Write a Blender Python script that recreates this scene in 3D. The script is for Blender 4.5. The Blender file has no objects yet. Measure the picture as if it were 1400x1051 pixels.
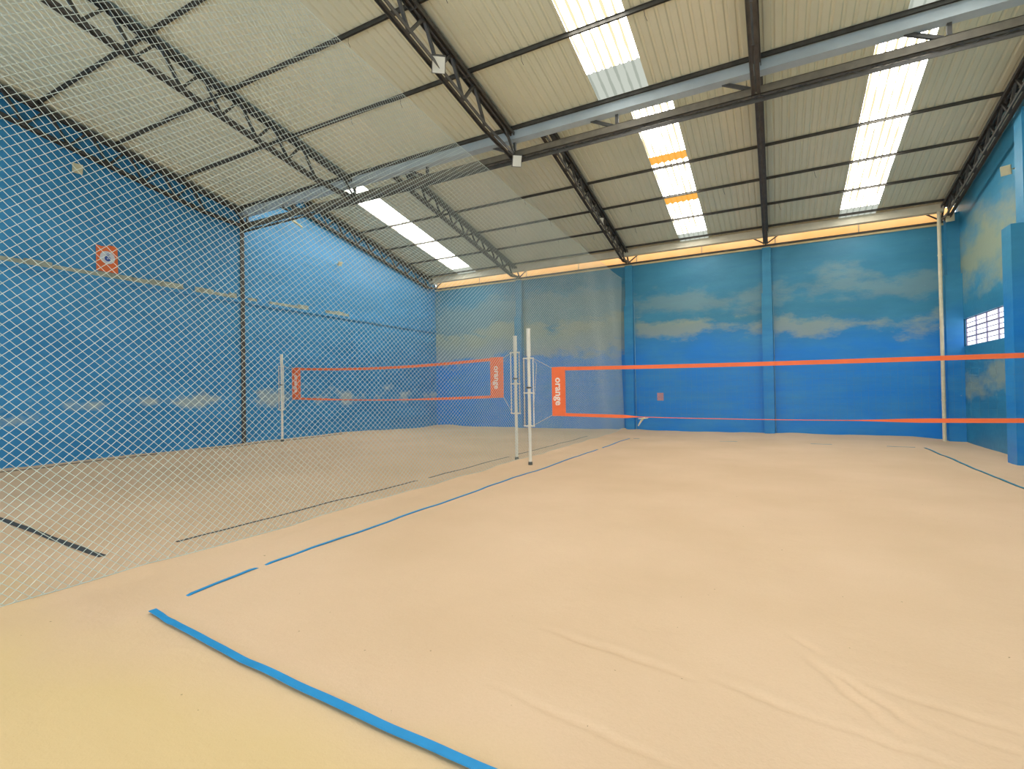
import bpy, math, random
from mathutils import Vector, Matrix, noise
S = bpy.context.scene
C = S.collection
random.seed(4)

# ------------------------------------------------------------------ camera
cd = bpy.data.cameras.new('camera')
cam = bpy.data.objects.new('camera', cd)
C.objects.link(cam)
cd.sensor_fit = 'HORIZONTAL'; cd.sensor_width = 36.0
F = 684.1
cd.lens = 36.0*F/1400.0
cd.clip_start = 0.05; cd.clip_end = 300
def axes(vpA, vpB):
    a = Vector((vpA[0]-700, -(vpA[1]-525.5), -F)).normalized()
    b = -Vector((vpB[0]-700, -(vpB[1]-525.5), -F))
    b = (b - a*b.dot(a)).normalized()
    return b, a, b.cross(a)
AX = axes((1060, 528), (-600, 555))
cam.matrix_world = Matrix.Translation((0, 0, 1.7)) @ Matrix([list(AX[0]), list(AX[1]), list(AX[2])]).to_4x4()
S.camera = cam

# ------------------------------------------------------------------ light
SKY = 13.8            # skylight brightness
w = bpy.data.worlds.new('sky'); S.world = w; w.use_nodes = True
bg = w.node_tree.nodes['Background']
bg.inputs[0].default_value = (0.80, 0.90, 1.0, 1); bg.inputs[1].default_value = 2.4
def area(name, loc, rot, sx, sy, power, col):
    l = bpy.data.lights.new(name, 'AREA'); l.shape = 'RECTANGLE'; l.size = sx; l.size_y = sy
    l.energy = power; l.color = col
    o = bpy.data.objects.new(name, l); o.location = loc; o.rotation_euler = rot; C.objects.link(o)
    return o
# weak added fill light, standing in for daylight through an unseen gate opening
area('added_back_fill', (-5.0, -3.6, 2.6), (math.radians(80), 0, 0), 16, 4.6, 60, (1.0, 0.97, 0.92))
S.view_settings.view_transform = 'Standard'; S.view_settings.look = 'None'
S.view_settings.exposure = 0.0; S.view_settings.gamma = 1.0
S.view_settings.use_curve_mapping = False

# ------------------------------------------------------------------ materials
def newmat(name):
    m = bpy.data.materials.new(name); m.use_nodes = True
    nt = m.node_tree
    return m, nt, nt.nodes['Principled BSDF']
def nd(nt, typ, **kw):
    n = nt.nodes.new(typ)
    for k, v in kw.items():
        if k.startswith('i_'):
            n.inputs[k[2:].replace('_', ' ')].default_value = v
        else: setattr(n, k, v)
    return n
def ramp(nt, fac, stops):
    r = nt.nodes.new('ShaderNodeValToRGB')
    cr = r.color_ramp
    while len(cr.elements) < len(stops): cr.elements.new(0.5)
    for e, (p, c) in zip(cr.elements, stops):
        e.position = p; e.color = c if len(c) == 4 else (*c, 1)
    nt.links.new(fac, r.inputs[0]); return r.outputs[0]
def noise_tex(nt, vec, scale, detail=4, rough=0.55, sc=(1, 1, 1)):
    mp = nd(nt, 'ShaderNodeMapping'); mp.inputs['Scale'].default_value = sc
    nt.links.new(vec, mp.inputs[0])
    n = nd(nt, 'ShaderNodeTexNoise'); n.inputs['Scale'].default_value = scale
    n.inputs['Detail'].default_value = detail; n.inputs['Roughness'].default_value = rough
    nt.links.new(mp.outputs[0], n.inputs['Vector']); return n.outputs[0]
def mix(nt, fac, a, b):
    m = nt.nodes.new('ShaderNodeMix'); m.data_type = 'RGBA'
    for sock, v in ((0, fac), (6, a), (7, b)):
        if hasattr(v, 'is_output'): nt.links.new(v, m.inputs[sock])
        elif sock == 0: m.inputs[0].default_value = v
        else: m.inputs[sock].default_value = (*v, 1)
    return m.outputs[2]
def mth(nt, op, a, b=None):
    m = nt.nodes.new('ShaderNodeMath'); m.operation = op
    for i, v in enumerate((a, b)):
        if v is None: continue
        if hasattr(v, 'is_output'): nt.links.new(v, m.inputs[i])
        else: m.inputs[i].default_value = v
    return m.outputs[0]
def bump(nt, bs, h, strength, dist=0.01):
    b = nt.nodes.new('ShaderNodeBump'); b.inputs['Strength'].default_value = strength
    b.inputs['Distance'].default_value = dist
    nt.links.new(h, b.inputs['Height']); nt.links.new(b.outputs[0], bs.inputs['Normal'])
def geo(nt): return nt.nodes.new('ShaderNodeNewGeometry').outputs['Position']
def sep(nt, v):
    s = nt.nodes.new('ShaderNodeSeparateXYZ'); nt.links.new(v, s.inputs[0]); return s.outputs

def plain(name, col, rough=0.6, metal=0.0, var=0.12, scale=6.0):
    m, nt, b = newmat(name)
    p = geo(nt); n = noise_tex(nt, p, scale)
    dark = tuple(c*(1-var) for c in col); lite = tuple(min(1, c*(1+var)) for c in col)
    nt.links.new(ramp(nt, n, [(0.3, dark), (0.7, lite)]), b.inputs['Base Color'])
    b.inputs['Roughness'].default_value = rough; b.inputs['Metallic'].default_value = metal
    return m

def wall_mat(name, bands, low, high, cream, patch=0.0, hz=(1, 1, 1), tan_x=None):
    """painted masonry: two blues that meet in a brushed band, faded cream areas at given heights"""
    m, nt, b = newmat(name)
    p = geo(nt); xyz = sep(nt, p)
    wob = noise_tex(nt, p, 0.35, 3)
    zz = mth(nt, 'ADD', xyz[2], mth(nt, 'MULTIPLY', mth(nt, 'SUBTRACT', wob, 0.5), 1.6))
    base = ramp(nt, mth(nt, 'DIVIDE', zz, 8.0), [(0.0, low), (0.38, low), (0.52, high), (1.0, high)])
    n1 = noise_tex(nt, p, 1.3, 6, 0.62, (0.5, 0.5, 1.3))
    base = mix(nt, ramp(nt, n1, [(0.4, (0, 0, 0)), (0.72, (0.45, 0.45, 0.45))]), base, tuple(c*1.35+0.02 for c in high))
    streak = noise_tex(nt, p, 2.2, 5, 0.6, (0.25, 0.25, 3.0))
    base = mix(nt, ramp(nt, streak, [(0.45, (0, 0, 0)), (0.8, (0.2, 0.2, 0.2))]), base, tuple(c*0.6 for c in low))
    for (zc, half, thr, amt) in bands:
        d = mth(nt, 'ABSOLUTE', mth(nt, 'SUBTRACT', zz, zc))
        band = mth(nt, 'SUBTRACT', 1.0, mth(nt, 'DIVIDE', d, half))
        nn = noise_tex(nt, p, 0.9, 8, 0.66, (0.6*hz[0], 0.6*hz[1], 1.3))
        v = mth(nt, 'ADD', mth(nt, 'MULTIPLY', band, 0.5), nn)
        if tan_x is not None: v = mth(nt, 'ADD', v, mth(nt, 'MULTIPLY', mth(nt, 'LESS_THAN', xyz[0], tan_x), 0.20))
        mask = ramp(nt, v, [(thr, (0, 0, 0)), (min(1, thr+0.30), (amt, amt, amt))])
        base = mix(nt, mask, base, cream)
    if patch:
        nn = noise_tex(nt, p, 1.1, 5, 0.55, (0.8, 0.8, 1.3))
        d = mth(nt, 'SUBTRACT', 1.0, mth(nt, 'DIVIDE', mth(nt, 'ABSOLUTE', mth(nt, 'SUBTRACT', xyz[2], 1.55)), 0.85))
        v = mth(nt, 'ADD', mth(nt, 'MULTIPLY', d, 0.3), nn)
        mask = ramp(nt, v, [(0.76, (0, 0, 0)), (0.88, (patch, patch, patch))])
        base = mix(nt, mask, base, (0.42, 0.50, 0.50))
    sp = noise_tex(nt, p, 7.0, 3, 0.5)
    base = mix(nt, ramp(nt, sp, [(0.73, (0, 0, 0)), (0.78, (0.5, 0.5, 0.5))]), base, (0.35, 0.50, 0.55))
    nt.links.new(base, b.inputs['Base Color'])
    b.inputs['Roughness'].default_value = 0.42
    bump(nt, b, noise_tex(nt, p, 9, 6, 0.65), 0.25, 0.02)
    return m
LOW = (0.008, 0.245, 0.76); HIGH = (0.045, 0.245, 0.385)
M = {}
M['wall_far'] = wall_mat('blue_painted_masonry_far', [(3.85, 1.2, 0.86, 0.55), (5.0, 1.6, 0.84, 0.28)], LOW, HIGH, (0.46, 0.46, 0.28), tan_x=-5.2)
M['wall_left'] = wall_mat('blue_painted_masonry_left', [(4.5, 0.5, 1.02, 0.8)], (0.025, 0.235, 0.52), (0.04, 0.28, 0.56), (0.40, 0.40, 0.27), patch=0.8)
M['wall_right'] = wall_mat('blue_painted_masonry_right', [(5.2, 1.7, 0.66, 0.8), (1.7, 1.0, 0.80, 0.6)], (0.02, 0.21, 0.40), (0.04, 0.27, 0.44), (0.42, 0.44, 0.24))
M['pilaster'] = wall_mat('blue_painted_pilaster', [(4.0, 0.4, 1.1, 0.5)], (0.012, 0.235, 0.66), (0.045, 0.265, 0.44), (0.40, 0.42, 0.3))

def sand_mat():
    m, nt, b = newmat('fine_pale_sand')
    p = geo(nt); xyz = sep(nt, p)
    n1 = noise_tex(nt, p, 0.5, 4, 0.5)
    c = ramp(nt, n1, [(0.35, (0.67, 0.47, 0.30)), (0.65, (0.73, 0.52, 0.345))])
    n2 = noise_tex(nt, p, 60, 3, 0.6)
    c = mix(nt, ramp(nt, n2, [(0.3, (0.10, 0.10, 0.10)), (0.6, (0, 0, 0))]), c, (0.5, 0.34, 0.18))
    # yellower raked strip along the near edge of the court
    yel = mth(nt, 'ADD', mth(nt, 'SUBTRACT', 2.2, xyz[1]), mth(nt, 'MULTIPLY', mth(nt, 'SUBTRACT', n1, 0.5), 2.5))
    c = mix(nt, ramp(nt, yel, [(0.0, (0, 0, 0)), (0.9, (0.75, 0.75, 0.75))]), c, (0.66, 0.48, 0.22))
    sp = noise_tex(nt, p, 22, 2, 0.4)
    c = mix(nt, ramp(nt, sp, [(0.785, (0, 0, 0)), (0.80, (0.8, 0.8, 0.8))]), c, (0.25, 0.17, 0.09))
    nt.links.new(c, b.inputs['Base Color'])
    b.inputs['Roughness'].default_value = 0.95; b.inputs['Specular IOR Level'].default_value = 0.15
    h = mth(nt, 'ADD', noise_tex(nt, p, 5, 6, 0.6), mth(nt, 'MULTIPLY', noise_tex(nt, p, 90, 3, 0.6), 0.15))
    bump(nt, b, h, 0.35, 0.02)
    return m
M['sand'] = sand_mat()

def sheet_mat():
    m, nt, b = newmat('weathered_roof_sheet')
    p = geo(nt)
    n = noise_tex(nt, p, 0.7, 5, 0.6)
    c = ramp(nt, n, [(0.3, (0.70, 0.68, 0.50)), (0.7, (0.79, 0.75, 0.56))])
    oi = nt.nodes.new('ShaderNodeObjectInfo')
    c = mix(nt, ramp(nt, oi.outputs['Random'], [(0.0, (0, 0, 0)), (1.0, (0.22, 0.22, 0.22))]), c, (0.56, 0.66, 0.54))
    nt.links.new(c, b.inputs['Base Color'])
    b.inputs['Roughness'].default_value = 0.42; b.inputs['Metallic'].default_value = 0.0
    return m
M['sheet'] = sheet_mat()
def glow_mat(name, col, strength, dim=(0.075, 0.068, 0.045)):
    """daylight seen through a translucent sheet: backlit panel, rib streaks painted into the glow, as emission takes no shading"""
    m, nt, b = newmat(name)
    p = geo(nt); x = sep(nt, p)[0]
    saw = mth(nt, 'FRACT', mth(nt, 'DIVIDE', mth(nt, 'ADD', x, 100.02), 1.0/6))
    rib = mth(nt, 'MULTIPLY', mth(nt, 'ABSOLUTE', mth(nt, 'SUBTRACT', saw, 0.5)), 2.0)
    rib_streak = mth(nt, 'MULTIPLY', rib, mth(nt, 'ADD', 0.25, noise_tex(nt, p, 2.0, 5, 0.6, (2, 0.6, 1))))
    c = ramp(nt, rib_streak, [(0.48, col), (0.60, tuple(a*d for a, d in zip(col, dim)))])
    e = nt.nodes.new('ShaderNodeEmission'); nt.links.new(c, e.inputs[0]); e.inputs[1].default_value = strength
    nt.links.new(e.outputs[0], nt.nodes['Material Output'].inputs[0])
    return m
M['skylight'] = glow_mat('translucent_skylight_sheet', (1.0, 0.97, 0.90), SKY)
M['skylight_lap'] = glow_mat('double_lapped_skylight_end', (0.62, 0.66, 0.58), 0.95, (0.7, 0.72, 0.7))
M['skylight_amber'] = glow_mat('amber_sealed_skylight_lap', (1.0, 0.50, 0.10), 1.0, (1, 0.9, 0.7))
M['steel'] = plain('dark_painted_steel', (0.085, 0.078, 0.068), 0.5, 0.0, 0.25)
M['girder'] = plain('brown_painted_girder', (0.17, 0.145, 0.105), 0.5, 0.0, 0.2)
M['steel_dark'] = plain('dark_grey_steel_purlin', (0.075, 0.068, 0.055), 0.6, 0.0, 0.3)
M['gutter'] = plain('galvanised_gutter', (0.50, 0.56, 0.58), 0.45, 0.0, 0.10, 2.0)
M['gutter_far'] = plain('dusty_far_gutter', (0.74, 0.68, 0.52), 0.5, 0.0, 0.10, 2.0)
M['cap'] = plain('cream_wall_cap', (0.70, 0.56, 0.30), 0.6, 0.0, 0.15, 2.0)
M['white'] = plain('white_enamel_post', (0.80, 0.76, 0.66), 0.35, 0.0, 0.05)
M['beige'] = plain('beige_rack_bar', (0.62, 0.54, 0.42), 0.45, 0.0, 0.08)
M['clamp'] = plain('dark_clamp', (0.10, 0.10, 0.09), 0.5)
M['rope'] = plain('pale_rope', (0.60, 0.60, 0.52), 0.8)
M['pipe'] = plain('cream_downpipe', (0.74, 0.66, 0.46), 0.5, 0.0, 0.08)
M['conduit'] = plain('pale_blue_conduit', (0.22, 0.46, 0.58), 0.5)
M['orange'] = plain('orange_vinyl', (1.0, 0.175, 0.045), 0.5, 0.0, 0.06)
M['lettering'] = plain('white_print', (0.95, 0.80, 0.70), 0.5, 0.0, 0.02)
M['twine'] = plain('white_net_twine', (0.56, 0.63, 0.57), 0.7, 0.0, 0.05)
M['thread'] = plain('fine_net_thread', (0.16, 0.24, 0.30), 0.8)
M['tape_blue'] = plain('blue_court_tape', (0.008, 0.25, 0.55), 0.6, 0.0, 0.08)
M['tape_black'] = plain('black_court_tape', (0.05, 0.052, 0.05), 0.7, 0.0, 0.3, 30)
M['tape_teal'] = plain('faded_teal_court_tape', (0.03, 0.22, 0.32), 0.7, 0.0, 0.2)
M['housing'] = plain('grey_lamp_housing', (0.10, 0.10, 0.09), 0.5)
M['lens'] = plain('frosted_lamp_glass', (0.80, 0.80, 0.72), 0.25, 0.0, 0.03)
M['cream'] = plain('aged_cream_plastic', (0.60, 0.56, 0.36), 0.5, 0.0, 0.08)
M['poster'] = plain('orange_poster', (0.92, 0.20, 0.06), 0.6, 0.0, 0.08)
M['poster_white'] = plain('poster_white_disc', (0.70, 0.72, 0.78), 0.6, 0.0, 0.03)
M['poster_blue'] = plain('poster_blue_print', (0.06, 0.12, 0.42), 0.6, 0.0, 0.03)
M['sticker'] = plain('faded_pink_sticker', (0.55, 0.30, 0.34), 0.7, 0.0, 0.2, 40)
M['frame_white'] = plain('white_window_frame', (0.34, 0.31, 0.46), 0.4, 0.0, 0.03)
M['mortar'] = plain('worn_mortar', (0.36, 0.40, 0.33), 0.8, 0.0, 0.35, 3)
M['brick'] = plain('outer_concrete', (0.35, 0.33, 0.30), 0.9)
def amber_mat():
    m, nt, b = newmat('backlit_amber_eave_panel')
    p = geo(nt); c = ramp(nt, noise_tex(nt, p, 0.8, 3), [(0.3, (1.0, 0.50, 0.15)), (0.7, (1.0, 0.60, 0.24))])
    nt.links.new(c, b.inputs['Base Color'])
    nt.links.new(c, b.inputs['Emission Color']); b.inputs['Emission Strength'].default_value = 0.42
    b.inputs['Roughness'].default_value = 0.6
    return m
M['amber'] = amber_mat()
def glass_mat():
    m, nt, b = newmat('frosted_bright_pane')
    e = nt.nodes.new('ShaderNodeEmission'); e.inputs[0].default_value = (0.92, 0.93, 1.0, 1); e.inputs[1].default_value = 2.0
    nt.links.new(e.outputs[0], nt.nodes['Material Output'].inputs[0])
    return m
M['pane'] = glass_mat()

# ------------------------------------------------------------------ mesh helpers
class MB:
    def __init__(s): s.v = []; s.f = []; s.smooth = False
    def box(s, a, b):
        n = len(s.v); x0, y0, z0 = a; x1, y1, z1 = b
        s.v += [(x0,y0,z0),(x1,y0,z0),(x1,y1,z0),(x0,y1,z0),(x0,y0,z1),(x1,y0,z1),(x1,y1,z1),(x0,y1,z1)]
        s.f += [tuple(n+i for i in q) for q in ((0,3,2,1),(4,5,6,7),(0,1,5,4),(1,2,6,5),(2,3,7,6),(3,0,4,7))]
        return s
    def bar(s, p, q, w, h, up=(0, 0, 1)):
        p = Vector(p); q = Vector(q); d = (q-p).normalized(); up = Vector(up)
        if abs(d.dot(up)) > 0.98: up = Vector((0, 1, 0))
        r = d.cross(up).normalized(); u = r.cross(d).normalized()
        n = len(s.v)
        for c in (p, q):
            for a, b in ((-1,-1),(1,-1),(1,1),(-1,1)):
                s.v.append(tuple(c + r*a*w/2 + u*b*h/2))
        s.f += [tuple(n+i for i in t) for t in ((0,3,2,1),(4,5,6,7),(0,1,5,4),(1,2,6,5),(2,3,7,6),(3,0,4,7))]
        return s
    def angle(s, p, q, leg, t, up=(0, 0, 1), flip=1):
        """steel L section"""
        p = Vector(p); q = Vector(q); d = (q-p).normalized(); up = Vector(up)
        r = d.cross(up).normalized(); u = r.cross(d).normalized()
        s.bar(p, q, leg, t, up)
        o = r*(flip*(leg-t)/2) - u*leg/2
        s.bar(p+o, q+o, t, leg, up); return s
    def tube(s, pts, rad, k=8, cap=True):
        pts = [Vector(p) for p in pts]; n0 = len(s.v)
        rads = rad if isinstance(rad, (list, tuple)) else [rad]*len(pts)
        for i, p in enumerate(pts):
            d = (pts[min(i+1, len(pts)-1)] - pts[max(i-1, 0)]).normalized()
            up = Vector((0, 0, 1)) if abs(d.z) < 0.9 else Vector((1, 0, 0))
            r = d.cross(up).normalized(); u = r.cross(d)
            for j in range(k):
                a = 2*math.pi*j/k
                s.v.append(tuple(p + (r*math.cos(a)+u*math.sin(a))*rads[i]))
        for i in range(len(pts)-1):
            for j in range(k):
                a = n0+i*k+j; b = n0+i*k+(j+1) % k
                s.f.append((a, b, b+k, a+k))
        if cap:
            s.f.append(tuple(n0+j for j in reversed(range(k))))
            s.f.append(tuple(n0+(len(pts)-1)*k+j for j in range(k)))
        return s
    def prism(s, poly, y0, y1):
        """polygon in XZ extruded along Y"""
        n = len(s.v); k = len(poly)
        s.v += [(x, y0, z) for x, z in poly] + [(x, y1, z) for x, z in poly]
        s.f.append(tuple(n+i for i in range(k))); s.f.append(tuple(n+k+i for i in reversed(range(k))))
        for i in range(k):
            j = (i+1) % k; s.f.append((n+j, n+i, n+k+i, n+k+j))
        return s
    def mesh(s, name, mat):
        me = bpy.data.meshes.new(name); me.from_pydata(s.v, [], s.f); me.update()
        me.materials.append(M[mat])
        if s.smooth:
            for p in me.polygons: p.use_smooth = True
        return me
    def build(s, name, mat, parent=None, loc=None):
        return link(name, s.mesh(name, mat), parent, loc)
def link(name, me, parent=None, loc=None):
    o = bpy.data.objects.new(name, me); C.objects.link(o)
    if parent: o.parent = parent
    if loc: o.location = loc
    return o
def empty(name, loc=(0, 0, 0)):
    o = bpy.data.objects.new(name, None); o.empty_display_size = 0.2; o.location = loc; C.objects.link(o); return o
def tag(o, label, cat, group=None):
    o['label'] = label; o['category'] = cat
    if group: o['group'] = group
    return o
def struct(o): o['kind'] = 'structure'; return o
def stuff(o): o['kind'] = 'stuff'; return o

# ------------------------------------------------------------------ dimensions
XL, XR, YF, YB = -14.7, 5.03, 20.0, -4.0
def roof1(y): return 7.5 - 0.177*(y-10)
def roof2(y): return 9.1 - 0.2*(y-10)
def sstep(a, b, t):
    t = max(0, min(1, (t-a)/(b-a))); return t*t*(3-2*t)
RUTS = [((-1.45,3.28),(-0.50,3.10),0.05,0.020), ((-0.34,3.13),(0.15,3.00),0.05,0.018), ((0.15,3.0),(0.75,2.86),0.04,0.012),
        ((0.13,3.66),(0.50,3.02),0.05,0.018), ((0.20,3.58),(0.62,3.10),0.045,0.016), ((-1.45,2.52),(-0.30,2.30),0.035,0.012),
        ((0.40,3.47),(1.15,3.28),0.05,0.012), ((0.06,3.95),(0.22,3.72),0.04,0.014), ((-4.3,2.3),(-3.6,1.7),0.05,0.010),
        ((-1.1,2.15),(-0.75,2.05),0.03,0.008), ((0.7,3.2),(1.6,2.9),0.04,0.010), ((-3.4,1.35),(-2.2,1.25),0.05,0.006)]
def sand(x, y):
    z = 0.016*noise.noise(Vector((x*0.8, y*0.8, 0))) + 0.006*noise.noise(Vector((x*3, y*3, 4)))
    z += 0.20*sstep(-12.4, -14.5, x)*(1-0.8*sstep(14, 19, y)) + 0.02*noise.noise(Vector((x, y*0.9, 9)))*sstep(-11, -14, x)
    z -= 0.07*sstep(3.2, 4.6, x)
    z += (0.05 + 0.05*noise.noise(Vector((x*0.9, 0, 3))))*sstep(18.6, 19.8, y)
    d = x+5.42+0.05*noise.noise(Vector((0, y*0.8, 2)))
    z += (0.055 + 0.03*noise.noise(Vector((5, y*1.3, 2))))*math.exp(-(d/0.16)**2)
    z += 0.03*math.exp(-((x+5.0)/0.35)**2)
    if -5 < x < 3 and 0.5 < y < 5:
        for (a, b, wd, dp) in RUTS:
            ax, ay = a; bx, by = b; L = math.hypot(bx-ax, by-ay)
            t = ((x-ax)*(bx-ax)+(y-ay)*(by-ay))/L/L
            if -0.1 < t < 1.1:
                tt = max(0, min(1, t))
                off = 0.03*noise.noise(Vector((tt*5, ax*7, 1)))
                dd = ((x-ax)*(by-ay)-(y-ay)*(bx-ax))/L + off
                env = math.sin(math.pi*max(0, min(1, (t+0.1)/1.2)))
                z += env*dp*(0.12*math.exp(-((dd+wd)/wd)**2) - 1.0*math.exp(-(dd/(wd*0.6))**2))
    return z

# ------------------------------------------------------------------ setting
def grid_axis(pts):
    out = []
    for (a, b, st) in pts:
        n = max(1, round((b-a)/st))
        out += [a+(b-a)*i/n for i in range(n)]
    out.append(pts[-1][1]); return out
gx = grid_axis([(XL, -12, 0.15), (-12, -6, 0.25), (-6, -4.8, 0.05), (-4.8, -1.6, 0.08), (-1.6, 1.7, 0.022), (1.7, XR, 0.15)])
gy = grid_axis([(YB, 0.8, 0.2), (0.8, 2.2, 0.05), (2.2, 4.0, 0.022), (4.0, 7, 0.1), (7, 18.6, 0.25), (18.6, YF, 0.1)])
nx, ny = len(gx), len(gy)
vs = [(x, y, sand(x, y)) for y in gy for x in gx]
fs = [(j*nx+i, j*nx+i+1, (j+1)*nx+i+1, (j+1)*nx+i) for j in range(ny-1) for i in range(nx-1)]
me = bpy.data.meshes.new('floor'); me.from_pydata(vs, [], fs); me.materials.append(M['sand'])
for p in me.polygons: p.use_smooth = True
struct(link('floor', me))

# far wall with its pilasters, cap and eave panels
wf = struct(MB().box((XL-0.3, YF, -0.4), (XR+0.3, YF+0.25, 6.62)).build('wall_far', 'wall_far'))
for px in (-10.06, -5.12, -0.2):
    b = MB(); b.box((px-0.17, YF-0.24, -0.3), (px+0.16, YF+0.02, 5.0)); b.box((px-0.13, YF-0.15, 5.0), (px+0.15, YF+0.02, 6.62))
    b.build('pilaster', 'pilaster', wf)
    MB().tube([(px+0.19, YF-0.03, 0.1), (px+0.19, YF-0.03, 5.1)], 0.014, 6).build('conduit', 'conduit', wf)
b = MB(); b.box((4.62, YF-0.45, -0.3), (XR+0.02, YF+0.02, 5.0)); b.box((4.72, YF-0.3, 5.0), (XR+0.02, YF+0.02, 6.9)); b.build('pilaster', 'pilaster', wf)
MB().box((XL, YF-0.03, 6.62), (XR, YF+0.24, 6.68)).build('wall_cap', 'cap', wf)
MB().box((XL, YF-0.02, 6.70), (XR, YF+0.05, 6.76)).build('eave_angle', 'steel', wf)
for k in range(8):
    x0 = XL + k*(XR-XL)/8
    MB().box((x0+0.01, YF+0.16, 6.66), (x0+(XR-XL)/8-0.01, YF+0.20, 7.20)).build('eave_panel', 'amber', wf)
    MB().box((x0-0.02, YF+0.12, 6.66), (x0+0.02, YF+0.16, 7.2)).build('joint_strip', 'cap', wf)

def gable(name, x0, x1, mat, holes=None):
    """end wall following both roof slopes, as an extrusion between x0 and x1 (profile in YZ)"""
    m = MB()
    def slab(poly):
        n = len(m.v); k = len(poly)
        m.v += [(x0, y, z) for y, z in poly] + [(x1, y, z) for y, z in poly]
        m.f.append(tuple(n+i for i in reversed(range(k)))); m.f.append(tuple(n+k+i for i in range(k)))
        for i in range(k):
            j = (i+1) % k; m.f.append((n+i, n+j, n+k+j, n+k+i))
    if not holes:
        slab([(YB, -0.4), (10, -0.4), (10, roof1(10)), (YB, roof1(YB))]); slab([(10, -0.4), (YF, -0.4), (YF, 7.1), (10, 9.1)])
    else:
        y0, y1, z0, z1 = holes
        slab([(YB, -0.4), (10, -0.4), (10, roof1(10)), (YB, roof1(YB))])
        slab([(10, -0.4), (y0, -0.4), (y0, roof2(y0)), (10, 9.1)])
        slab([(y0, -0.4), (y1, -0.4), (y1, z0), (y0, z0)]); slab([(y0, z1), (y1, z1), (y1, roof2(y1)), (y0, roof2(y0))])
        slab([(y1, -0.4), (YF, -0.4), (YF, 7.1), (y1, roof2(y1))])
    return struct(m.build(name, mat))
wl = gable('wall_left', XL-0.25, XL, 'wall_left')
WY0, WY1, WZ0, WZ1 = 16.3, 19.55, 2.80, 3.62
wr = gable('wall_right', XR, XR+0.25, 'wall_right', (WY0, WY1, WZ0, WZ1))
MB().box((XL, YB, 4.58), (XL+0.05, YF-0.01, 4.68)).build('ledge', 'wall_left', wl)
for (ya, yb) in ((-4, 9.7), (10.1, 14.3)):
    m = MB()
    y = ya
    while y < yb:      # worn mortar lip on the ledge
        L = random.uniform(0.25, 0.9); h = random.uniform(0.08, 0.15)
        if random.random() < 0.85: m.box((XL, y, 4.68), (XL+0.055, min(yb, y+L), 4.68+h))
        y += L+random.uniform(0, 0.05)
    stuff(m.build('mortar_lip', 'mortar', wl))
MB().box((XL, 9.85, -0.2), (XL+0.07, 9.95, 7.28)).build('column', 'steel', wl)
b = MB(); b.box((4.53, 14.45, -0.3), (XR+0.02, 14.95, 5.1)); b.box((4.78, 14.55, 5.1), (XR+0.02, 14.95, 7.6)); b.build('pilaster', 'pilaster', wr)
b = MB(); b.box((4.52, 9.75, -0.3), (XR+0.02, 10.2, 7.2)); b.build('pilaster', 'pilaster', wr)
# back wall behind the camera: piers and lintel around a wide gate opening
m = MB(); m.box((XL-0.25, YB-0.25, -0.4), (-13.2, YB, 10)); m.box((3.4, YB-0.25, -0.4), (XR+0.25, YB, 10)); m.box((-13.2, YB-0.25, 5.0), (3.4, YB, 10))
struct(m.build('wall_back', 'wall_far'))

# window in the right wall
wn = struct(empty('window_1', (XR, WY0, WZ0)))
def wbox(y0, y1, z0, z1, name, mat, x0=0.05, x1=0.11):
    return MB().box((x0, y0, z0), (x1, y1, z1)).build(name, mat, wn)
HW, HH = WY1-WY0, WZ1-WZ0
for k in range(5):
    y = k*HW/4; wbox(max(0, y-0.025), min(HW, y+0.025), 0, HH, 'mullion', 'frame_white')
for k in range(7):
    z = k*HH/6; t = 0.022 if k % 2 == 0 else 0.010
    wbox(0, HW, max(0, z-t), min(HH, z+t), 'glazing_bar', 'frame_white', 0.06, 0.10)
for i in range(4):
    for j in range(6):
        wbox(i*HW/4+0.025, (i+1)*HW/4-0.025, j*HH/6+0.012, (j+1)*HH/6-0.012, 'pane', 'pane', 0.075, 0.085)

# ------------------------------------------------------------------ roof: sheets, skylights, purlins
ceil = struct(empty('ceiling', (-5, 10, 7.5)))
ceil_off = Vector((5, -10, -7.5))
def sheet_mesh(name, y0, y1, fz, mat, wd=1.0):
    """trapezoidal corrugated sheet, x from 0 to 1, ribs along the slope, with thickness"""
    prof = []
    for r in range(6):
        b0 = r*wd/6
        prof += [(b0+0.0, 0.0), (b0+0.095, 0.0), (b0+0.115, 0.022), (b0+0.145, 0.022)]
    prof.append((wd+0.0, 0.0))
    m = MB(); k = len(prof)
    for (y) in (y0, y1):
        for x, z in prof: m.v.append((x, y, fz(y)+z))
        for x, z in prof: m.v.append((x, y, fz(y)+z+0.004))
    for i in range(k-1):
        m.f.append((i, 2*k+i, 2*k+i+1, i+1)); m.f.append((k+i, k+i+1, 3*k+i+1, 3*k+i))
    m.f.append((0, k, 3*k, 2*k)); m.f.append((k-1, 3*k-1+0, 4*k-1, 2*k-1)) if False else None
    return m.mesh(name, mat)
def lay(name, me, x): return link(name, me, ceil, Vector((x, 0, 0))+ceil_off)
R1a, R1b, R2a, R2b = YB-0.3, 9.84, 9.95, 19.86
sh1 = sheet_mesh('roof_sheet', R1a, R1b, roof1, 'sheet'); sh2 = sheet_mesh('roof_sheet', R2a, R2b, roof2, 'sheet')
sh1b = sheet_mesh('roof_sheet', 2.0, R1b, roof1, 'sheet')
sky1 = [(-3.0, 'a'), (2.0, 'a')]
s1 = [sheet_mesh('skylight_sheet', a, b, roof1, 'skylight') for a, b in ((R1a, 2.0), (2.0, 5.1), (5.1, 9.05))]
s1lap = sheet_mesh('skylight_sheet', 9.05, R1b, roof1, 'skylight_lap')
s2 = [sheet_mesh('skylight_sheet', a, b, roof2, 'skylight') for a, b in ((R2a, 14.35), (14.7, 16.46), (16.9, 19.0))]
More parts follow.
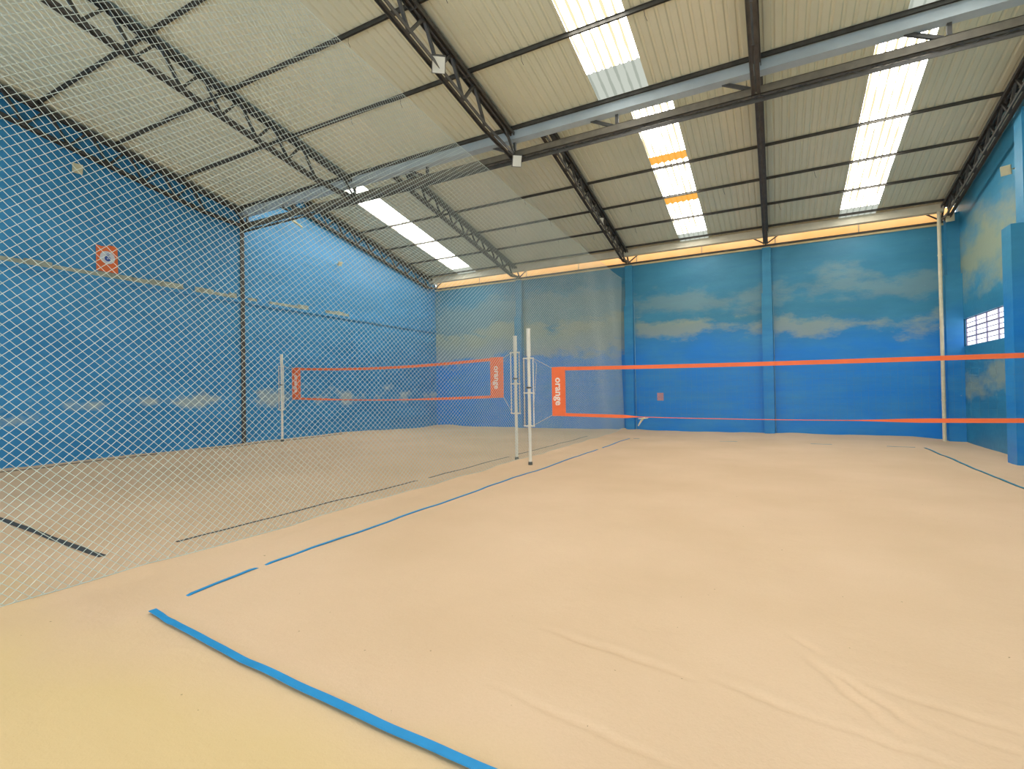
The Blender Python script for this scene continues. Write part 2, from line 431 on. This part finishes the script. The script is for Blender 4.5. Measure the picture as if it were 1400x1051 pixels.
s2am = [sheet_mesh('skylight_lap', a, b, roof2, 'skylight_amber') for a, b in ((14.35, 14.7), (16.46, 16.9))]
s2pl = [sheet_mesh('skylight_sheet', a, b, roof2, 'skylight') for a, b in ((14.35, 14.7), (16.46, 16.9))]
s2lap = sheet_mesh('skylight_sheet', 19.0, R2b, roof2, 'skylight_lap')
x = -15.05
for k in range(21):
    x0 = -15.05 + k
    c = round(x0+0.5-0.01, 2)
    mid = x0+0.5
    is_s2 = any(abs(mid-s) < 0.5 for s in (-12.55, -2.55, 2.45))
    is_s1 = any(abs(mid-s) < 0.5 for s in (-2.55, 2.45))
    if is_s1:
        for q in s1: lay('skylight_sheet', q, x0)
        lay('skylight_sheet', s1lap, x0)
    elif any(abs(mid-s) < 0.5 for s in (-12.55,)):
        lay('skylight_sheet', s1[0], x0); lay('roof_sheet', sh1b, x0)  # added skylight length, out of view, put in to brighten the left court
    else: lay('roof_sheet', sh1, x0)
    if is_s2:
        for q in s2: lay('skylight_sheet', q, x0)
        for q in (s2am if abs(mid+2.55) < 0.5 else s2pl): lay('skylight_sheet', q, x0)
        lay('skylight_sheet', s2lap, x0)
    else: lay('roof_sheet', sh2, x0)
def purlin(y, fz, h=0.075):
    z = fz(y)-0.002
    m = MB()
    m.box((XL, y-0.004, z-h), (XR, y+0.004, z)); m.box((XL, y-0.004, z-h), (XR, y+0.025, z-h+0.006)); m.box((XL, y-0.025, z-0.006), (XR, y+0.004, z))
    m.build('purlin', 'steel_dark', ceil, ceil_off)
for y in (9.78, 8.05, 6.5, 4.98, 3.4, 1.9, 0.4, -1.2, -2.8): purlin(y, roof1)
for y in (10.15, 11.6, 13.05, 14.85, 16.4, 17.85, 19.3): purlin(y, roof2, 0.065)
# hooked roof bolts hanging at the purlins (bits of tie wire)
m = MB()
for y, fz in [(8.05, roof1), (6.5, roof1), (14.85, roof2), (16.4, roof2), (17.85, roof2)]:
    xx = -14
    while xx < 4.6:
        z = fz(y)-0.09
        m.tube([(xx, y, z), (xx+0.02, y-0.02, z-0.12), (xx+0.05, y, z-0.2)], 0.004, 4); xx += random.uniform(1.3, 2.9)
stuff(m.build('tie_wire', 'steel_dark', ceil, ceil_off))
# monitor face between the two roof slopes (above the gutter)
MB().box((XL, 10.065, 7.6), (XR, 10.11, 9.05)).build('valley_panel', 'sheet', ceil, ceil_off)

# ------------------------------------------------------------------ gutters
g = MB()
g.box((XL, 9.86, 7.29), (XR, 10.05, 7.305)); g.box((XL, 9.848, 7.29), (XR, 9.86, 7.50)); g.box((XL, 10.05, 7.29), (XR, 10.062, 7.74))
go = empty('roof_gutter', (-5, 10.04, 7.36)); tag(go, 'pale galvanised valley gutter running across the hall between the two roof slopes', 'gutter')
GO = Vector((5, -10.04, -7.36))
g.build('trough', 'gutter', go, GO)
for k in range(8):
    xx = XL+1.2+k*2.45
    MB().box((xx-0.012, 9.842, 7.284), (xx+0.012, 10.056, 7.49)).build('joint_band', 'gutter', go, GO)
go = empty('roof_gutter', (-5, 19.72, 7.0)); tag(go, 'dusty cream eaves gutter along the top of the far wall', 'gutter')
GO = Vector((5, -19.72, -7.0))
g = MB(); g.box((XL, 19.50, 6.93), (XR-0.4, 19.70, 6.942)); g.box((XL, 19.49, 6.93), (XR-0.4, 19.502, 7.17)); g.box((XL, 19.70, 6.93), (XR-0.4, 19.712, 7.1))
g.build('trough', 'gutter_far', go, GO)
for k in range(7):
    xx = XL+2.0+k*2.6
    MB().box((xx-0.012, 19.484, 6.924), (xx+0.012, 19.715, 7.165)).build('joint_band', 'gutter_far', go, GO)
d = empty('downpipe', (4.5, 19.48, 0)); tag(d, 'cream downpipe dropping from the far gutter beside the corner pilaster', 'pipe')
MB().tube([(0, 0, -0.1), (0, 0, 6.92)], 0.05, 12).build('pipe', 'pipe', d)
for z in (1.2, 3.4, 5.6): MB().tube([(0, 0, z-0.02), (0, 0, z+0.02)], 0.058, 12).build('pipe_clip', 'pipe', d)

# ------------------------------------------------------------------ trusses
def truss(x, kind, label):
    t = empty('roof_truss', (x, 10, 7)); O = Vector((-x, -10, -7))
    if kind == 1: ya, yb, fz, dep = YB+0.05, 9.84, roof1, 0.57
    else: ya, yb, fz, dep = 10.25, 19.62, roof2, 0.46
    top = lambda y: fz(y)-0.10
    bot = lambda y: top(y)-dep
    m = MB()
    for s in (-1, 1): m.angle((x+s*0.055, ya, top(ya)), (x+s*0.055, yb, top(yb)), 0.075, 0.012, flip=s)
    m.bar((x, ya, top(ya)-0.02), (x, yb, top(yb)-0.02), 0.03, 0.09)
    m.build('top_chord', 'steel', t, O)
    m = MB()
    if kind == 1: end = (10.03, 6.96); ybn = 8.7
    else: end = (19.9, 6.78); ybn = 19.2
    for s in (-1, 1):
        m.angle((x+s*0.045, ya, bot(ya)), (x+s*0.045, ybn, bot(ybn)), 0.06, 0.010, flip=s)
        m.angle((x+s*0.045, ybn, bot(ybn)), (x+s*0.045, end[0], end[1]), 0.06, 0.010, flip=s)
    m.build('bottom_chord', 'steel', t, O)
    n = 16 if kind == 1 else 12
    for i in range(n):
        y0 = ya+(ybn-ya)*i/n; y1 = ya+(ybn-ya)*(i+0.5)/n; y2 = ya+(ybn-ya)*(i+1)/n
        MB().bar((x, y0, bot(y0)), (x, y1, top(y1)), 0.05, 0.05).build('web_bar', 'steel', t, O)
        MB().bar((x, y1, top(y1)), (x, y2, bot(y2)), 0.05, 0.05).build('web_bar', 'steel', t, O)
    if kind == 1:
        MB().bar((x, 9.5, top(9.5)), (x, 10.03, 6.98), 0.04, 0.05).build('end_post', 'steel', t, O)
    else:
        MB().bar((x, 19.62, top(19.62)), (x, 19.9, 6.72), 0.05, 0.05).build('end_post', 'steel', t, O)
        for s in (-1, 1):
            if XL < x+s*0.5 < XR:
                MB().bar((x+s*0.03, 19.88, 6.76), (x+s*0.42, 19.80, 7.0), 0.035, 0.035).build('knee_brace', 'steel', t, O)
    for y in ((8.05, 6.5, 4.98, 3.4) if kind == 1 else (14.85, 16.4, 17.85)):
        MB().box((x-0.09, y-0.04, fz(y)-0.17), (x+0.09, y-0.032, fz(y)-0.03)).build('purlin_cleat', 'steel', t, O)
    tag(t, label, 'truss', 'steel roof trusses')
truss(-14.58, 1, 'dark steel truss under the near roof against the left blue wall')
truss(-10.0, 1, 'dark steel lattice truss under the near roof over the netted left court')
truss(-5.1, 1, 'dark steel truss under the near roof with a floodlight, just right of the netting edge')
truss(-0.2, 1, 'dark steel truss seen edge on under the near roof right of the big skylight')
truss(4.65, 1, 'dark steel truss under the near roof against the right wall')
truss(-14.58, 2, 'dark steel truss under the far roof against the left blue wall')
truss(-10.0, 2, 'dark steel truss under the far roof, seen through netting beside the left skylight')
truss(-5.1, 2, 'dark steel truss under the far roof with a small floodlight, left of the middle skylight')
truss(-0.2, 2, 'dark steel truss seen edge on under the far roof between the two right skylights')
truss(4.65, 2, 'dark steel truss under the far roof along the right wall')

# lattice girder carrying the valley gutter
gd = empty('lattice_girder', (-5, 10.05, 6.9)); O = Vector((5, -10.05, -6.9))
tag(gd, 'long dark steel girder crossing the hall below the valley gutter', 'girder')
XG = 4.50
m = MB(); m.box((XL, 9.98, 6.94), (XG, 9.99, 7.09)); m.box((XL, 9.98, 7.08), (XG, 10.07, 7.09)); m.box((XL, 9.98, 6.94), (XG, 10.07, 6.95)); m.build('top_channel', 'girder', gd, O)
m = MB(); m.angle((XL, 10.03, 6.87), (XG, 10.03, 6.87), 0.06, 0.01); m.build('bottom_angle', 'steel', gd, O)
k = XL+0.1
while k < 4.1:
    MB().bar((k, 10.03, 6.87), (k+0.17, 10.03, 6.945), 0.012, 0.012).bar((k+0.17, 10.03, 6.945), (k+0.34, 10.03, 6.87), 0.012, 0.012).build('lacing', 'steel', gd, O); k += 0.34
for xn in (-14.58, -12.45, -10, -7.55, -5.1, -2.75, -0.2, 2.5):
    MB().bar((xn, 10.02, 7.08), (xn, 10.02, 7.40), 0.06, 0.06).build('vertical_stub', 'steel', gd, O)
    if xn > -14: MB().bar((xn-0.08, 10.02, 7.08), (xn-0.58, 10.02, 7.33), 0.05, 0.06).build('diagonal_strut', 'steel', gd, O)

# ------------------------------------------------------------------ floodlights
def flood(loc, aim, size, label, lens='lens', body='housing', arm=(0, 0, 0.15)):
    t = empty('floodlight', loc); tag(t, label, 'lamp', 'wall and roof lamps')
    d = (Vector(aim)-Vector(loc)).normalized()
    q = d.to_track_quat('Z', 'X')
    def add(o): o.rotation_mode = 'QUATERNION'; o.rotation_quaternion = q; return o
    s = size/2
    m = MB(); m.box((-s, -s*0.85, -0.06), (s, s*0.85, 0)); 
    for i in range(5): m.box((-s*0.8+i*s*0.36, -s*0.7, -0.09), (-s*0.75+i*s*0.36, s*0.7, -0.06))
    add(m.build('housing', body, t))
    add(MB().box((-s*0.9, -s*0.76, 0.0), (s*0.9, s*0.76, 0.008)).build('lens', lens, t))
    a = Vector(arm)
    m = MB(); m.bar((0, 0, 0), tuple(a), 0.02, 0.03); m.build('bracket', body, t)
    return t
flood((-5.02, 7.02, 7.33), (-3.6, 5.2, 4.5), 0.28, 'square floodlight on the bottom chord of the near roof truss', arm=(-0.05, 0.05, 0.18))
flood((-4.98, 9.88, 6.80), (-3.0, 7.2, 4.6), 0.25, 'square floodlight on the girder where the near truss meets it', arm=(-0.02, 0.06, 0.12))
flood((-5.1, 16.3, 7.36), (-3, 13, 5), 0.24, 'small floodlight on the far roof truss left of the middle skylight', arm=(-0.02, 0, 0.14))
flood((4.74, 15.3, 6.52), (3.6, 13.0, 5.4), 0.21, 'cream floodlight bracketed high on the right wall', body='cream', lens='cream', arm=(0.19, 0.04, 0.04))
flood((4.72, 19.3, 6.66), (4.2, 17, 6.0), 0.24, 'small cream lamp tucked under the truss in the far right corner', body='cream', lens='cream', arm=(0.1, 0.1, 0.12))
flood((XL+0.22, 5.67, 7.11), (-12, 5.2, 6.4), 0.22, 'small cream lamp on the left wall high above the orange poster', body='cream', lens='cream', arm=(-0.22, 0, 0.05))
flood((XL+0.2, 13.75, 6.6), (-12, 13, 5.2), 0.16, 'tiny cream lamp on the left wall below the far roof', body='cream', lens='cream', arm=(-0.2, 0, 0.03))
flood((-14.35, 19.6, 6.95), (-12, 17, 6), 0.22, 'small white lamp in the far left corner under the roof', body='white', lens='white', arm=(-0.1, 0.1, 0.2))
t = empty('tube_lamp', (-14.35, 11.25, 7.55)); tag(t, 'slanting cream tube lamp high on the left wall behind the netting', 'lamp')
MB().tube([(0, 0, 0.12), (0.12, 0.55, -0.14)], 0.035, 10).build('tube', 'cream', t); MB().bar((-0.33, 0.2, 0.02), (0.05, 0.2, 0.02), 0.03, 0.03).build('bracket', 'cream', t)

# ------------------------------------------------------------------ poster and sticker
def text_mesh(s, size, bold=0.012, extrude=0.002):
    cu = bpy.data.curves.new('t', 'FONT'); cu.body = s; cu.size = size; cu.offset = bold*size; cu.extrude = extrude
    cu.align_x = 'CENTER'; cu.align_y = 'CENTER'; cu.resolution_u = 3
    o = bpy.data.objects.new('t', cu); C.objects.link(o)
    bpy.context.view_layer.update()
    me = bpy.data.meshes.new_from_object(o.evaluated_get(bpy.context.evaluated_depsgraph_get()))
    bpy.data.objects.remove(o); return me
py0, py1, pz0, pz1 = 6.10, 6.56, 4.82, 5.47
P = empty('poster', (XL+0.01, (py0+py1)/2, (pz0+pz1)/2)); tag(P, 'orange poster with a white disc and blue 6 on the left wall behind netting', 'poster')
hw, hh = (py1-py0)/2, (pz1-pz0)/2
m = MB(); m.v = []
N = 8
for i in range(N+1):
    for j in range(N+1):
        u = -1+2*i/N; v = -1+2*j/N
        m.v.append((0.012+0.012*math.sin(u*3+v*2)*abs(v), u*hw, v*hh + (0.03*math.sin(u*3.1)*(v > 0.9))))
for i in range(N):
    for j in range(N):
        a = i*(N+1)+j; m.f.append((a, a+N+1, a+N+2, a+1))
m.build('sheet', 'poster', P)
m = MB()
m.v = [(0.030, 0, 0.03)] + [(0.030, 0.16*math.cos(a), 0.03+0.16*math.sin(a)) for a in [2*math.pi*i/32 for i in range(32)]]
m.f = [(0, 1+i, 1+(i+1) % 32) for i in range(32)]
m.build('disc', 'poster_white', P)
me = text_mesh('6', 0.26, 0.04); me.materials.append(M['poster_blue'])
o = link('numeral', me, P, (0.034, 0, 0.03)); o.rotation_euler = (math.radians(90), 0, math.radians(90))
st = MB().box((-4.10, YF-0.006, 1.22), (-3.86, YF-0.001, 1.52)).build('sticker', 'sticker'); tag(st, 'small faded pink sticker low on the far wall right of the second pilaster', 'sticker')

# ------------------------------------------------------------------ court tapes lying on the sand
def tape(pts, wd, name, mat, label, group=None, gaps=(), raise_=0.012, fold=0.0):
    """flat woven band that follows the sand; dips below the surface where it is buried"""
    pl = [Vector(p) for p in pts]; m = MB(); L = 0; prev = None
    rows = []
    for a, b in zip(pl[:-1], pl[1:]):
        n = max(1, int((b-a).length/0.06))
        for i in range(n+(b is pl[-1])):
            rows.append((a+(b-a)*i/n, (b-a).normalized()))
    k = 0; s = 0
    for i, (p, d) in enumerate(rows):
        if i: s += (p-rows[i-1][0]).length
        nrm = Vector((-d.y, d.x)); w2 = wd/2*(1+0.12*noise.noise(Vector((s*1.5, wd*9, 1))))
        off = 0.012*noise.noise(Vector((s*0.7, 3, pts[0][0])))
        lift = raise_+0.006*noise.noise(Vector((s*2, 1, 1)))
        for (g0, g1) in gaps:
            if g0 < s < g1: lift -= 0.035*min(1, min(s-g0, g1-s)/0.15)
        for sd in (-1, 1):
            q = p + nrm*(sd*w2+off); z = sand(q.x, q.y)
            m.v.append((q.x, q.y, z+lift+sd*fold)); m.v.append((q.x, q.y, z+lift-0.006+sd*fold))
        if i:
            a = 4*(i-1); b = 4*i
            m.f += [(a, b, b+2, a+2), (a+1, a+3, b+3, b+1), (a, a+1, b+1, b), (a+2, b+2, b+3, a+3)]
    n = len(m.v)
    m.f += [(0, 2, 3, 1), (n-4, n-3, n-1, n-2)]
    return tag(m.build(name, mat), label, 'court line', group)
G1 = 'boundary tapes of the right court'; G2 = 'boundary tapes of the netted left court'
tape([(-4.37, 2.17), (-3.9, 2.118), (-3.0, 2.02), (-2.37, 1.975), (-1.81, 1.945), (-1.23, 1.92), (0.5, 1.86), (2.0, 1.86)], 0.052, 'boundary_tape', 'tape_blue',
     'wide bright blue tape crossing the near sand towards the bottom of the photo', G1, raise_=0.026)
tape([(-4.45, 2.40), (-4.5, 3.2), (-4.53, 5.3), (-4.5, 9), (-4.45, 17.0)], 0.036, 'boundary_tape', 'tape_blue',
     'thin bright blue tape along the left side of the right court', G1, gaps=((-0.5, 0.12), (0.72, 0.9), (11.2, 11.7)), raise_=0.010)
tape([(3.50, 16.95), (3.48, 13), (3.48, 10.8), (3.46, 3.2)], 0.05, 'boundary_tape', 'tape_teal',
     'dark teal tape on the sand at the right edge, below the barred window', G1)
tape([(3.3, 17.0), (0, 17.05), (-4.3, 17.0)], 0.05, 'boundary_tape', 'tape_teal',
     'half buried dark tape parallel to the far wall at the end of the right court', G1, gaps=((0.6, 1.9), (2.4, 4.4), (4.9, 7.4)), raise_=0.004)
tape([(-6.22, 3.35), (-6.15, 6), (-6.1, 10), (-6.05, 17.3)], 0.034, 'boundary_tape', 'tape_black',
     'thin black tape running beside the foot of the netting to the far wall', G2, gaps=((4.3, 4.7), (8, 8.4)), raise_=0.008)
tape([(-6.40, 2.70), (-8.0, 2.78), (-9.8, 2.90), (-13.8, 3.0)], 0.07, 'boundary_tape', 'tape_black',
     'broad black tape crossing the netted court near the left edge of the photo', G2)
tape([(-14.18, 3.0), (-14.2, 8), (-14.2, 12.0), (-14.2, 17)], 0.035, 'boundary_tape', 'tape_black',
     'thin black tape along the foot of the left blue wall', G2, gaps=((4.2, 5.4), (10.5, 14)), raise_=0.012)

# ------------------------------------------------------------------ net posts
def post(x, y, top, r0, r1, label, side):
    z0 = sand(x, y)
    t = empty('net_post', (x, y, z0)); tag(t, label, 'net post', 'posts of the two court nets')
    H = top-z0
    m = MB(); m.tube([(0, 0, -0.3), (0, 0, r1-z0+0.1)], 0.036, 14); m.smooth = False; m.build('lower_pole', 'white', t)
    MB().tube([(0, 0, r1-z0+0.05), (0, 0, H)], 0.047, 16).build('upper_pole', 'white', t)
    MB().tube([(0, 0, H), (0, 0, H+0.012)], 0.050, 16).build('cap', 'white', t)
    for s in (-1, 1):
        MB().tube([(s*0.115, -0.02, r0-z0), (s*0.115, -0.02, r1-z0)], 0.013, 8).build('rack_bar', 'beige' if s*side < 0 else 'white', t)
    for z in (r0, (r0+r1)/2-0.02, r1):
        MB().box((-0.13, -0.035, z-z0-0.014), (0.13, -0.005, z-z0+0.014)).build('rack_crossbar', 'white', t)
        MB().tube([(0, 0, z-z0-0.02), (0, 0, z-z0+0.02)], 0.054, 14).build('collar', 'white', t)
    zc = (r0+r1)/2+0.10
    MB().tube([(0, 0, zc-z0-0.015), (0, 0, zc-z0+0.015)], 0.056, 14).build('clamp', 'clamp', t)
    MB().box((-0.02, -0.10, zc-z0-0.02), (0.02, -0.05, zc-z0+0.02)).build('clamp_screw', 'clamp', t)
    MB().tube([(0, 0, 0.0), (0, 0, 0.07)], [0.05, 0.045], 12).build('foot_collar', 'clamp', t)
    return t
Y1, Y2 = 10.14, 10.76
post(-4.90, Y1, 3.08, 0.90, 2.42, 'taller white post holding the left end of the right court net', 1)
post(-5.56, Y2, 3.01, 1.15, 2.62, 'slightly shorter white post holding the right end of the netted court net', -1)
post(-14.0, Y2, 2.97, 1.2, 2.6, 'cream post against the left blue wall, seen through netting', 1)
post(4.25, Y1, 3.08, 0.90, 2.42, 'white post for the right end of the right court net, beyond the photo edge', -1)

# ------------------------------------------------------------------ court nets
def band(x0, x1, y, zc, hh, name, mat, parent, O, n=60, thin=None, th=0.004):
    m = MB()
    for i in range(n+1):
        u = i/n; xx = x0+(x1-x0)*u; h = hh*(thin(u) if thin else 1)
        z = zc(u); wob = 0.006*noise.noise(Vector((xx*1.3, y, z)))
        for (dy, dz) in ((-th, -h), (th, -h), (th, h), (-th, h)):
            m.v.append((xx, y+dy+wob, z+dz))
        if i:
            a = 4*(i-1); b = 4*i
            for j in range(4): m.f.append((a+j, a+(j+1) % 4, b+(j+1) % 4, b+j))
    n = len(m.v); m.f += [(3, 2, 1, 0), (n-4, n-3, n-2, n-1)]
    return m.build(name, mat, parent, O)
def court_net(x0, x1, y, zt, zb, label, pad, posts, thin, thk=0.035):
    t = empty('court_net', ((x0+x1)/2, y, zb(0.5))); O = -t.location.copy()
    tag(t, label, 'net', 'orange edged court nets')
    band(x0, x1, y, lambda u: zt(u)-thk, thk, 'top_tape', 'orange', t, O)
    band(x0, x1, y, lambda u: zb(u)+thk, thk*0.9, 'bottom_tape', 'orange', t, O, thin=thin)
    for sx, xa, xb in ((0, x0, x0+pad), (1, x1-pad, x1)):
        u = sx
        p = MB().box((xa, y-0.012, zb(u)), (xb, y+0.012, zt(u))).build('side_panel', 'orange', t, O)
        me = text_mesh('orange', (zt(u)-zb(u))*0.205, 0.022); me.materials.append(M['lettering'])
        for sgn in (-1, 1):
            o = link('lettering', me, p, ((xa+xb)/2, y+sgn*0.016, (zt(u)+zb(u))/2))
            # reads downwards on both faces
            o.rotation_euler = (Matrix.Rotation(math.radians(0 if sgn < 0 else 180), 3, 'Z') @ Matrix.Rotation(math.radians(90), 3, 'X') @ Matrix.Rotation(math.radians(-90), 3, 'Z')).to_euler()
    m = MB()      # fine square mesh between the tapes
    xx = x0+pad
    while xx < x1-pad:
        u = (xx-x0)/(x1-x0); m.bar((xx, y, zb(u)+thk), (xx, y, zt(u)-thk), 0.0009, 0.0009); xx += 0.1
    for k in range(1, 10):
        f = k/10; prev = None
        for i in range(25):
            u = (pad + (x1-x0-2*pad)*i/24)/(x1-x0); q = (x0+(x1-x0)*u, y, zb(u)+(zt(u)-zb(u))*f)
            if prev: m.bar(prev, q, 0.0009, 0.0009)
            prev = q
    stuff(m.build('net_mesh', 'thread', t, O))
    for (pa, pb) in posts: MB().tube([pa, pb], 0.006, 5).build('tie_rope', 'rope', t, O)
    return t
tn = lambda u: 1 - 0.82*sstep(0.19, 0.24, u)*(1-sstep(0.66, 0.80, u)) 
n1 = court_net(-4.34, 3.78, Y1, lambda u: 2.20-0.06*u-0.02*math.sin(math.pi*u), lambda u: 1.13-0.03*u-0.05*math.sin(math.pi*u),
    'orange edged net across the right court with orange lettering panel at its left end', 0.31,
    [((-4.77, Y1-0.02, 2.41), (-4.34, Y1, 2.18)), ((-4.785, Y1-0.02, 0.92), (-4.34, Y1, 1.15)), ((-4.785, Y1-0.02, 2.41), (-4.69, Y1-0.03, 2.28)), ((-4.69, Y1-0.03, 2.28), (-4.78, Y1-0.03, 1.3)),
     ((4.13, Y1, 2.40), (3.78, Y1, 2.12)), ((4.13, Y1, 0.92), (3.78, Y1, 1.12))], tn, 0.038)
n2 = court_net(-13.50, -5.90, Y2, lambda u: 2.53-0.10*math.sin(math.pi*u), lambda u: 1.53-0.07*math.sin(math.pi*u),
    'orange edged net across the left court, seen through the tall white netting', 0.36,
    [((-5.675, Y2, 2.62), (-5.90, Y2, 2.50)), ((-5.675, Y2, 1.17), (-5.90, Y2, 1.55)), ((-13.88, Y2, 2.58), (-13.5, Y2, 2.5)), ((-13.88, Y2, 1.22), (-13.5, Y2, 1.55))],
    lambda u: 1-0.5*sstep(0.2, 0.3, u)*(1-sstep(0.6, 0.75, u)), 0.036)
# a rag knotted onto the bottom tape
m = MB(); z = 1.07
m.tube([(-2.33, Y1-0.02, z+0.05), (-2.40, Y1-0.03, z-0.02), (-2.46, Y1-0.03, z-0.12)], [0.012, 0.02, 0.010], 6)
m.tube([(-2.46, Y1-0.02, z+0.02), (-2.36, Y1-0.03, z+0.03), (-2.26, Y1-0.02, z+0.035)], [0.008, 0.02, 0.006], 6)
tag(m.build('knotted_rag', 'cream'), 'small cream rag knotted on the bottom tape of the right court net', 'rag')

# ------------------------------------------------------------------ tall divider netting
nt_ = empty('divider_netting', (-5.42, 10, 0)); O = Vector((5.42, -10, 0))
tag(nt_, 'tall white diamond mesh netting hung between the two courts', 'netting')
ntop = lambda y: 6.02 + 1.35*math.exp(-max(y, -1)/9.0)
NU0 = -1.0
ys = [NU0]
while ys[-1] < 19.9: ys.append(ys[-1] + 0.083+0.003*min(6, max(0, ys[-1]-1)))
NC = len(ys)-1; NV = 87
def Yu(u):
    u = max(0, min(NC, u)); i = min(NC-1, int(u)); return ys[i]+(ys[i+1]-ys[i])*(u-i)
def P3(u, v):
    y = Yu(u); w = v/NV; g = w
    z0 = sand(-5.42, y)-0.02
    return Vector((-5.42 + 0.05*math.sin(y*0.9)*math.sin(math.pi*w) + 0.02*math.sin(y*2.3+w*5), y, z0+(ntop(y)-z0)*g))
m = MB(); RS = 0.0028
def strand(pts):
    n0 = len(m.v); k = 3
    for i, p in enumerate(pts):
        d = (pts[min(i+1, len(pts)-1)]-pts[max(i-1, 0)]).normalized()
        r = Vector((1, 0, 0)); u = d.cross(r).normalized()
        for j in range(k):
            a = 2*math.pi*j/k; m.v.append(tuple(p+(r*math.cos(a)+u*math.sin(a))*RS))
    for i in range(len(pts)-1):
        for j in range(k):
            a = n0+i*k+j; b = n0+i*k+(j+1) % k; m.f.append((a, b, b+k, a+k))
for dirn in (1, -1):
    for i in range(-NV, NC+1):
        # u = i + v (dirn 1) or u = i + NV - v
        v0 = max(0, -i); v1 = min(NV, NC-i)
        if v1-v0 < 1: continue
        pts = []; v = v0
        while True:
            u = i+v
            pts.append(P3(u, v if dirn > 0 else NV-v))
            if v >= v1: break
            v = min(v1, v+4)
        strand(pts)
stuff(m.build('mesh', 'twine', nt_, O))
MB().tube([P3(NC*i/60, NV) for i in range(61)], 0.0035, 6).build('top_cord', 'twine', nt_, O)
MB().tube([P3(NC*i/60, 0.3) for i in range(61)], 0.004, 6).build('bottom_cord', 'twine', nt_, O)
